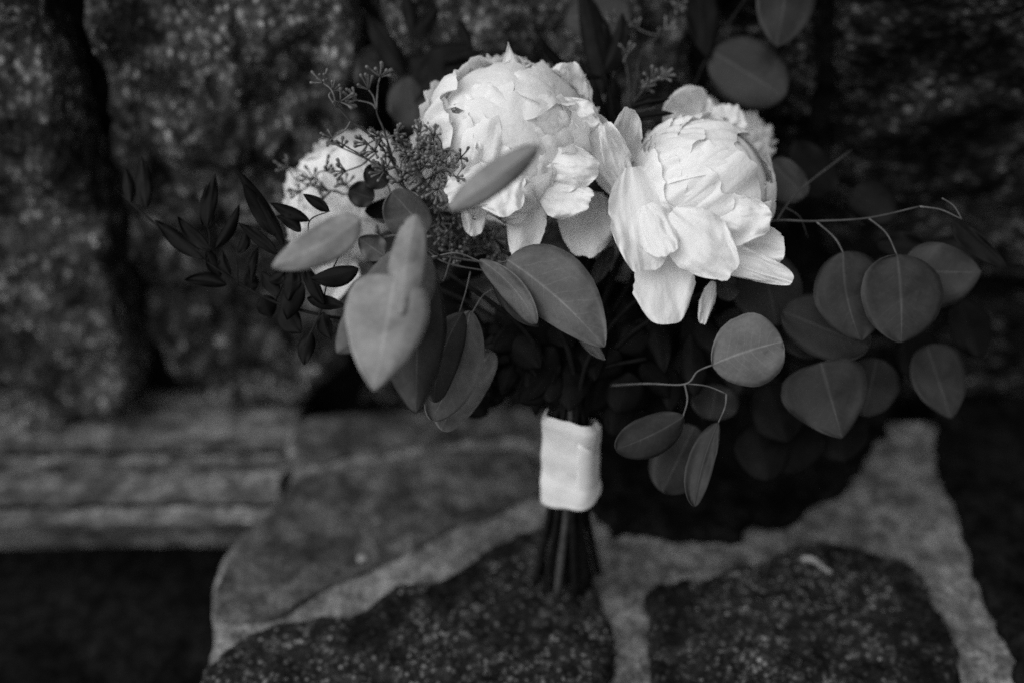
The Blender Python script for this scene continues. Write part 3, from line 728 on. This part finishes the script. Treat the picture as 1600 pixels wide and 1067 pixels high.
def seeded(label, at, paths, umb, hubs, dens=()):
    root = tag(empty('seeded_branch', at, B), label)
    for pts, r0, r1 in paths:
        stemobj('stem', pts, r0, r1, M['stem'], root)
    spots = list(umb)
    for (x0, y0, x1, y1, d0, d1, n) in dens:
        for _ in range(n): spots.append((rng.uniform(x0, x1), rng.uniform(y0, y1), rng.uniform(d0, d1) - 0.006))
    for (x, y, d) in spots:
        h = min(hubs, key=lambda q: math.hypot(q[0] - x, q[1] - y) + 600 * abs(q[2] - d))
        p0, p1 = P(*h), P(x, y, d)
        mid = (p0 + p1) / 2 + Vector((rng.uniform(-1, 1), rng.uniform(-1, 1), rng.uniform(-.3, 1))) * 0.004
        V, F = tube_geo([Vector(q) for q in spline([p0, mid, p1], 4)], 0.0007, 0.0005, 6); mk('twig', V, F, M['bud'], root)
        o = bpy.data.objects.new('bud_cluster', rng.choice(UM)); o.location = p1
        dirv = ((p1 - mid).normalized() + Vector((0, 0, 0.35)) - AX * 0.25).normalized()
        o.rotation_mode = 'QUATERNION'; o.rotation_quaternion = dirv.to_track_quat('Z', 'Y')
        s = rng.uniform(1.0, 1.4); o.scale = (s, s, s)
        link(o, root)
    return root
seeded('spray of small seed buds in front of the half hidden peony', P(640, 300, 0.66),
       [([(720, 420, .68), (650, 330, .668), (618, 262, .660), (583, 216, .655), (548, 190, .652), (526, 166, .652)], 0.0014, 0.0009),
        ([(618, 262, .66), (600, 205, .66), (588, 172, .66), (591, 128, .66)], 0.0010, 0.0006),
        ([(640, 300, .664), (575, 250, .665), (545, 232, .662), (525, 220, .66)], 0.0010, 0.0007),
        ([(650, 330, .668), (680, 265, .655), (690, 230, .65), (683, 212, .65)], 0.0010, 0.0006),
        ([(640, 300, .664), (690, 268, .650), (714, 280, .645)], 0.0009, 0.0006),
        ([(600, 330, .70), (540, 305, .705), (490, 292, .71), (462, 280, .715), (450, 262, .715)], 0.0010, 0.0006)],
       [(594, 121, .66), (519, 143, .652), (532, 160, .652), (576, 141, .66), (557, 157, .66), (519, 216, .66), (535, 232, .662), (505, 130, .652), (449, 262, .715), (540, 268, .672), (509, 268, .70), (586, 237, .655), (595, 216, .655),
        (618, 211, .655), (630, 227, .65), (656, 208, .655), (678, 212, .65), (681, 237, .648), (665, 250, .648), (653, 256, .65), (640, 246, .652), (720, 247, .642), (713, 278, .642), (684, 296, .645), (692, 255, .645), (610, 245, .655), (600, 262, .66), (575, 225, .66), (636, 270, .655), (700, 262, .645), (668, 232, .65), (470, 300, .71), (490, 280, .71), (515, 300, .705), (540, 290, .70), (505, 312, .70)],
       [(618, 262, .66), (600, 215, .66), (588, 172, .66), (548, 190, .652), (640, 300, .664), (575, 250, .665), (680, 265, .655), (690, 235, .65), (690, 268, .65), (540, 305, .705), (490, 292, .71), (526, 168, .652), (640, 245, .658)],
       dens=[(595, 212, 705, 300, .650, .672, 20), (640, 290, 710, 340, .66, .69, 7)])
seeded('dark clump of seed buds under the open peony', P(740, 380, 0.69),
       [([(860, 480, .72), (770, 400, .70), (720, 370, .69), (690, 350, .685)], 0.0012, 0.0008), ([(770, 400, .70), (760, 365, .69), (750, 350, .68)], 0.0009, 0.0006)],
       [(694, 368, .675), (751, 349, .672), (713, 342, .675), (716, 390, .68), (770, 372, .685), (740, 385, .685), (785, 395, .69), (598, 371, .69)],
       [(720, 370, .69), (770, 400, .70), (690, 350, .685), (750, 352, .685), (745, 385, .695)],
       dens=[(690, 335, 800, 410, .68, .71, 20)])
seeded('thin sprig of seed buds rising beyond the globe peony', P(1000, 150, 0.74),
       [([(985, 200, .72), (1000, 90, .74), (1030, 55, .745), (1055, 10, .75)], 0.0009, 0.0006), ([(990, 160, .72), (1015, 130, .715), (1035, 122, .71)], 0.0008, 0.0006), ([(985, 200, .72), (978, 100, .73), (955, 30, .74)], 0.0008, 0.0005)],
       [(996, 45, .74), (1039, 47, .745), (1055, 7, .75), (953, 28, .74), (1034, 121, .71), (1018, 126, .712), (1005, 138, .715), (980, 85, .73)],
       [(1000, 90, .74), (1030, 55, .745), (978, 100, .73), (1015, 130, .715), (1055, 12, .75), (955, 32, .74)])

# -- deep greenery filling the middle of the bouquet
F1 = darkbranch('dense dark greenery in the middle under the peonies', P(940, 500, 0.74))
rg = random.Random(5)
for k in range(95):
    x, y = rg.uniform(690, 1230), rg.uniform(400, 590)
    if k > 60: x, y = rg.uniform(800, 1080), rg.uniform(470, 560)
    if y > 500 and abs(x - 930) > 260: y -= 90
    d = rg.uniform(0.70, 0.79)
    a = math.radians(rg.uniform(20, 160)); L = rg.uniform(60, 110)
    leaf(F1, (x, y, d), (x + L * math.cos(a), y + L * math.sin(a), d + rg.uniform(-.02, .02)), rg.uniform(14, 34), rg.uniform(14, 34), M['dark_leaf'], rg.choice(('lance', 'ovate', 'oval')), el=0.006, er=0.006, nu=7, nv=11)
for k in range(70):
    x, y = rg.uniform(740, 1010), rg.uniform(480, 600); d = rg.uniform(0.69, 0.76)
    a = math.radians(rg.uniform(30, 150)); L = rg.uniform(50, 85)
    if y + L > 650: L = 650 - y
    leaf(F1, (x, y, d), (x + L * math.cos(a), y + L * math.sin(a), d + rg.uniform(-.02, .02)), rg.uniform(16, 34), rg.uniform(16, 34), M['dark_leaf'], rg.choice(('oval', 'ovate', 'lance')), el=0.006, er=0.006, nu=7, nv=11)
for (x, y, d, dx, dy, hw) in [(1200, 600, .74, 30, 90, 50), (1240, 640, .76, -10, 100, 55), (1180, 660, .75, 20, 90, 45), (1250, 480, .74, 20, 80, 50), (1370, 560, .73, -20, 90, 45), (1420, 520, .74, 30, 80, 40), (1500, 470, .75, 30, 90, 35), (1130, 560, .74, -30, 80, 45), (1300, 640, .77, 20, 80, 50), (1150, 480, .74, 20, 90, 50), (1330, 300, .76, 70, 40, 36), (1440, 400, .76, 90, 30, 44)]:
    leaf(F1, (x, y, d), (x + dx, y + dy, d - .015), hw, hw * .9, M['euc_shaded'] if (x // 10) % 2 and y > 450 else M['dark_leaf'], 'dollar', el=0.006, er=0.006)
leaf(F1, (958, 385, 0.70), (925, 445, 0.695), 12, 12, M['euc_shaded'], 'oval')
leaf(F1, (1128, 430, 0.69), (1142, 470, 0.685), 20, 18, M['euc_shaded'], 'round')

# -- tied stems
heads = [(796, 330, .70), (1090, 400, .70), (1128, 300, .76), (560, 400, .75), (690, 420, .67), (850, 480, .68), (1010, 560, .69), (1180, 420, .70), (700, 300, .76), (960, 300, .72), (1040, 300, .75), (520, 500, .72), (860, 480, .72), (1000, 330, .73), (930, 450, .72), (880, 450, .71), (1060, 480, .73), (760, 470, .73), (820, 520, .74), (900, 500, .70), (960, 520, .74), (1000, 480, .76), (860, 540, .70), (930, 540, .68), (800, 480, .76), (1100, 520, .75)]
TIE_Y = foot.y + 0.018
def tie_pt(i, z, spread):
    a = i * 2.399; r = 0.0115 * math.sqrt((i + 0.5) / len(heads)) * spread
    return Vector((foot.x - 0.0035 + r * 1.05 * math.cos(a), TIE_Y + r * math.sin(a), z))
for i, hd in enumerate(heads):
    top = P(*hd); m1 = tie_pt(i, 0.185, 1.0); m0 = tie_pt(i, 0.095, 1.18); f0 = tie_pt(i, 0.0045, 2.3 + 0.3 * math.sin(i * 5.1)); f0.x += 0.006 * math.sin(i * 3.3); f0.z = 0.008 if i % 3 else 0.014
    up = (m1 + top) / 2; up.z += 0.01; up.x = m1.x + (top.x - m1.x) * 0.35
    V, F = tube_geo([Vector(q) for q in spline([f0, m0, (m0 + m1) / 2, m1, up, top], 5)], 0.0029 if i % 2 else 0.0022, 0.0015, 8, wob=0.25)
    mk('stem', V, F, M['stem'] if i == 15 else M['stem_dark'], B)

# -- ribbon wrap
zt, zb = 0.178, 0.104
V = []; U = []; F = []; na, nzr = 96, 60
def sect(a):
    # rounded box, turned so that a wide face looks left-front and a narrow one right
    c, s = math.cos(a), math.sin(a); n = 3.6
    r = (abs(c) ** n + abs(s) ** n) ** (-1 / n)
    x, y = 0.0195 * r * c, 0.0150 * r * s
    t = R(-22); return x * math.cos(t) - y * math.sin(t), x * math.sin(t) + y * math.cos(t)
for j in range(nzr):
    t = j / (nzr - 1)
    for i in range(na):
        a = 2 * math.pi * i / na
        x, y = sect(a)
        z = zb + (zt - zb) * t
        if t < 0.15: z += 0.006 * (math.cos(a - 0.3)) * (1 - t / 0.15)
        if t > 0.8: z += 0.0022 * noise.noise(Vector((math.cos(a) * 1.7, math.sin(a) * 1.7, 2))) * (t - 0.8) / 0.2 + (0.005 * math.exp(-((a - R(195)) / 0.22) ** 2)) * (t - 0.8) / 0.2
        z += 0.0075 * (-math.sin(a)) * max(0, t - 0.6) / 0.4
        flare = 1 + 0.20 * (1 - t) ** 2 * max(0, math.cos(a)) + 0.05 * max(0, t - 0.72) / 0.28 - 0.16 * max(0, t - 0.93) / 0.07 + 0.016 * (1 if (t * 2.6 + a / 6.283) % 1 < 0.5 else 0) * min(1, 8 * t) + 0.05 * max(0, 0.2 - t)
        crease = 0.0008 * noise.noise(Vector((math.cos(a) * 2, math.sin(a) * 2, t * 4))) + 0.0002 * noise.noise(Vector((math.cos(a) * 6, math.sin(a) * 6, t * 9))) + 0.0003 * math.sin(t * 17 + 2.2 * math.sin(a)) 
        k = flare + crease / 0.018
        V.append(Vector((foot.x - 0.0035 + x * k, TIE_Y + y * k, z))); U.append((i / na, t))
for j in range(nzr - 1):
    for i in range(na):
        F.append((j * na + i, j * na + (i + 1) % na, (j + 1) * na + (i + 1) % na, (j + 1) * na + i))
rb = mk('ribbon', V, F, M['ribbon'], B, U, thick=0.0008)
tag(rb, 'white fabric ribbon wrapped tightly round the stems')
# overlapping end of the ribbon on the right
V = []; U = []
for j in range(15):
    t = j / 14
    for i in range(13):
        a = R(-62 + 66 * i / 12); x, y = sect(a)
        k = 1.06 + 0.05 * (i / 12) + 0.04 * noise.noise(Vector((i * 0.2, t * 3, 5)))
        V.append(Vector((foot.x - 0.0035 + x * k, TIE_Y + y * k, zb + 0.004 + (0.062 - 0.02 * i / 12) * t))); U.append((i / 12, t))
mk('ribbon_end', V, gridfaces(13, 15), M['ribbon'], rb, U, thick=0.0007)

# -- fallen petal on the speckled stone
c = G(1276, 884, 0.018); V = []; U = []
for j in range(11):
    v = j / 10
    for i in range(9):
        u = -1 + i / 4; wd = 0.0032 * math.sin(math.pi * (0.1 + 0.85 * v))
        V.append(c + Vector(((v - .5) * 0.022, -(v - .5) * 0.012 + u * wd, 0.003 * u * u + 0.003 * math.sin(v * 5)))); U.append((i / 8, v))
fp = mk('fallen_petal', V, gridfaces(9, 11), M['dry'], None, U, thick=0.0004)
tag(fp, 'small curled white petal fallen on the speckled paving stone', 'petal')
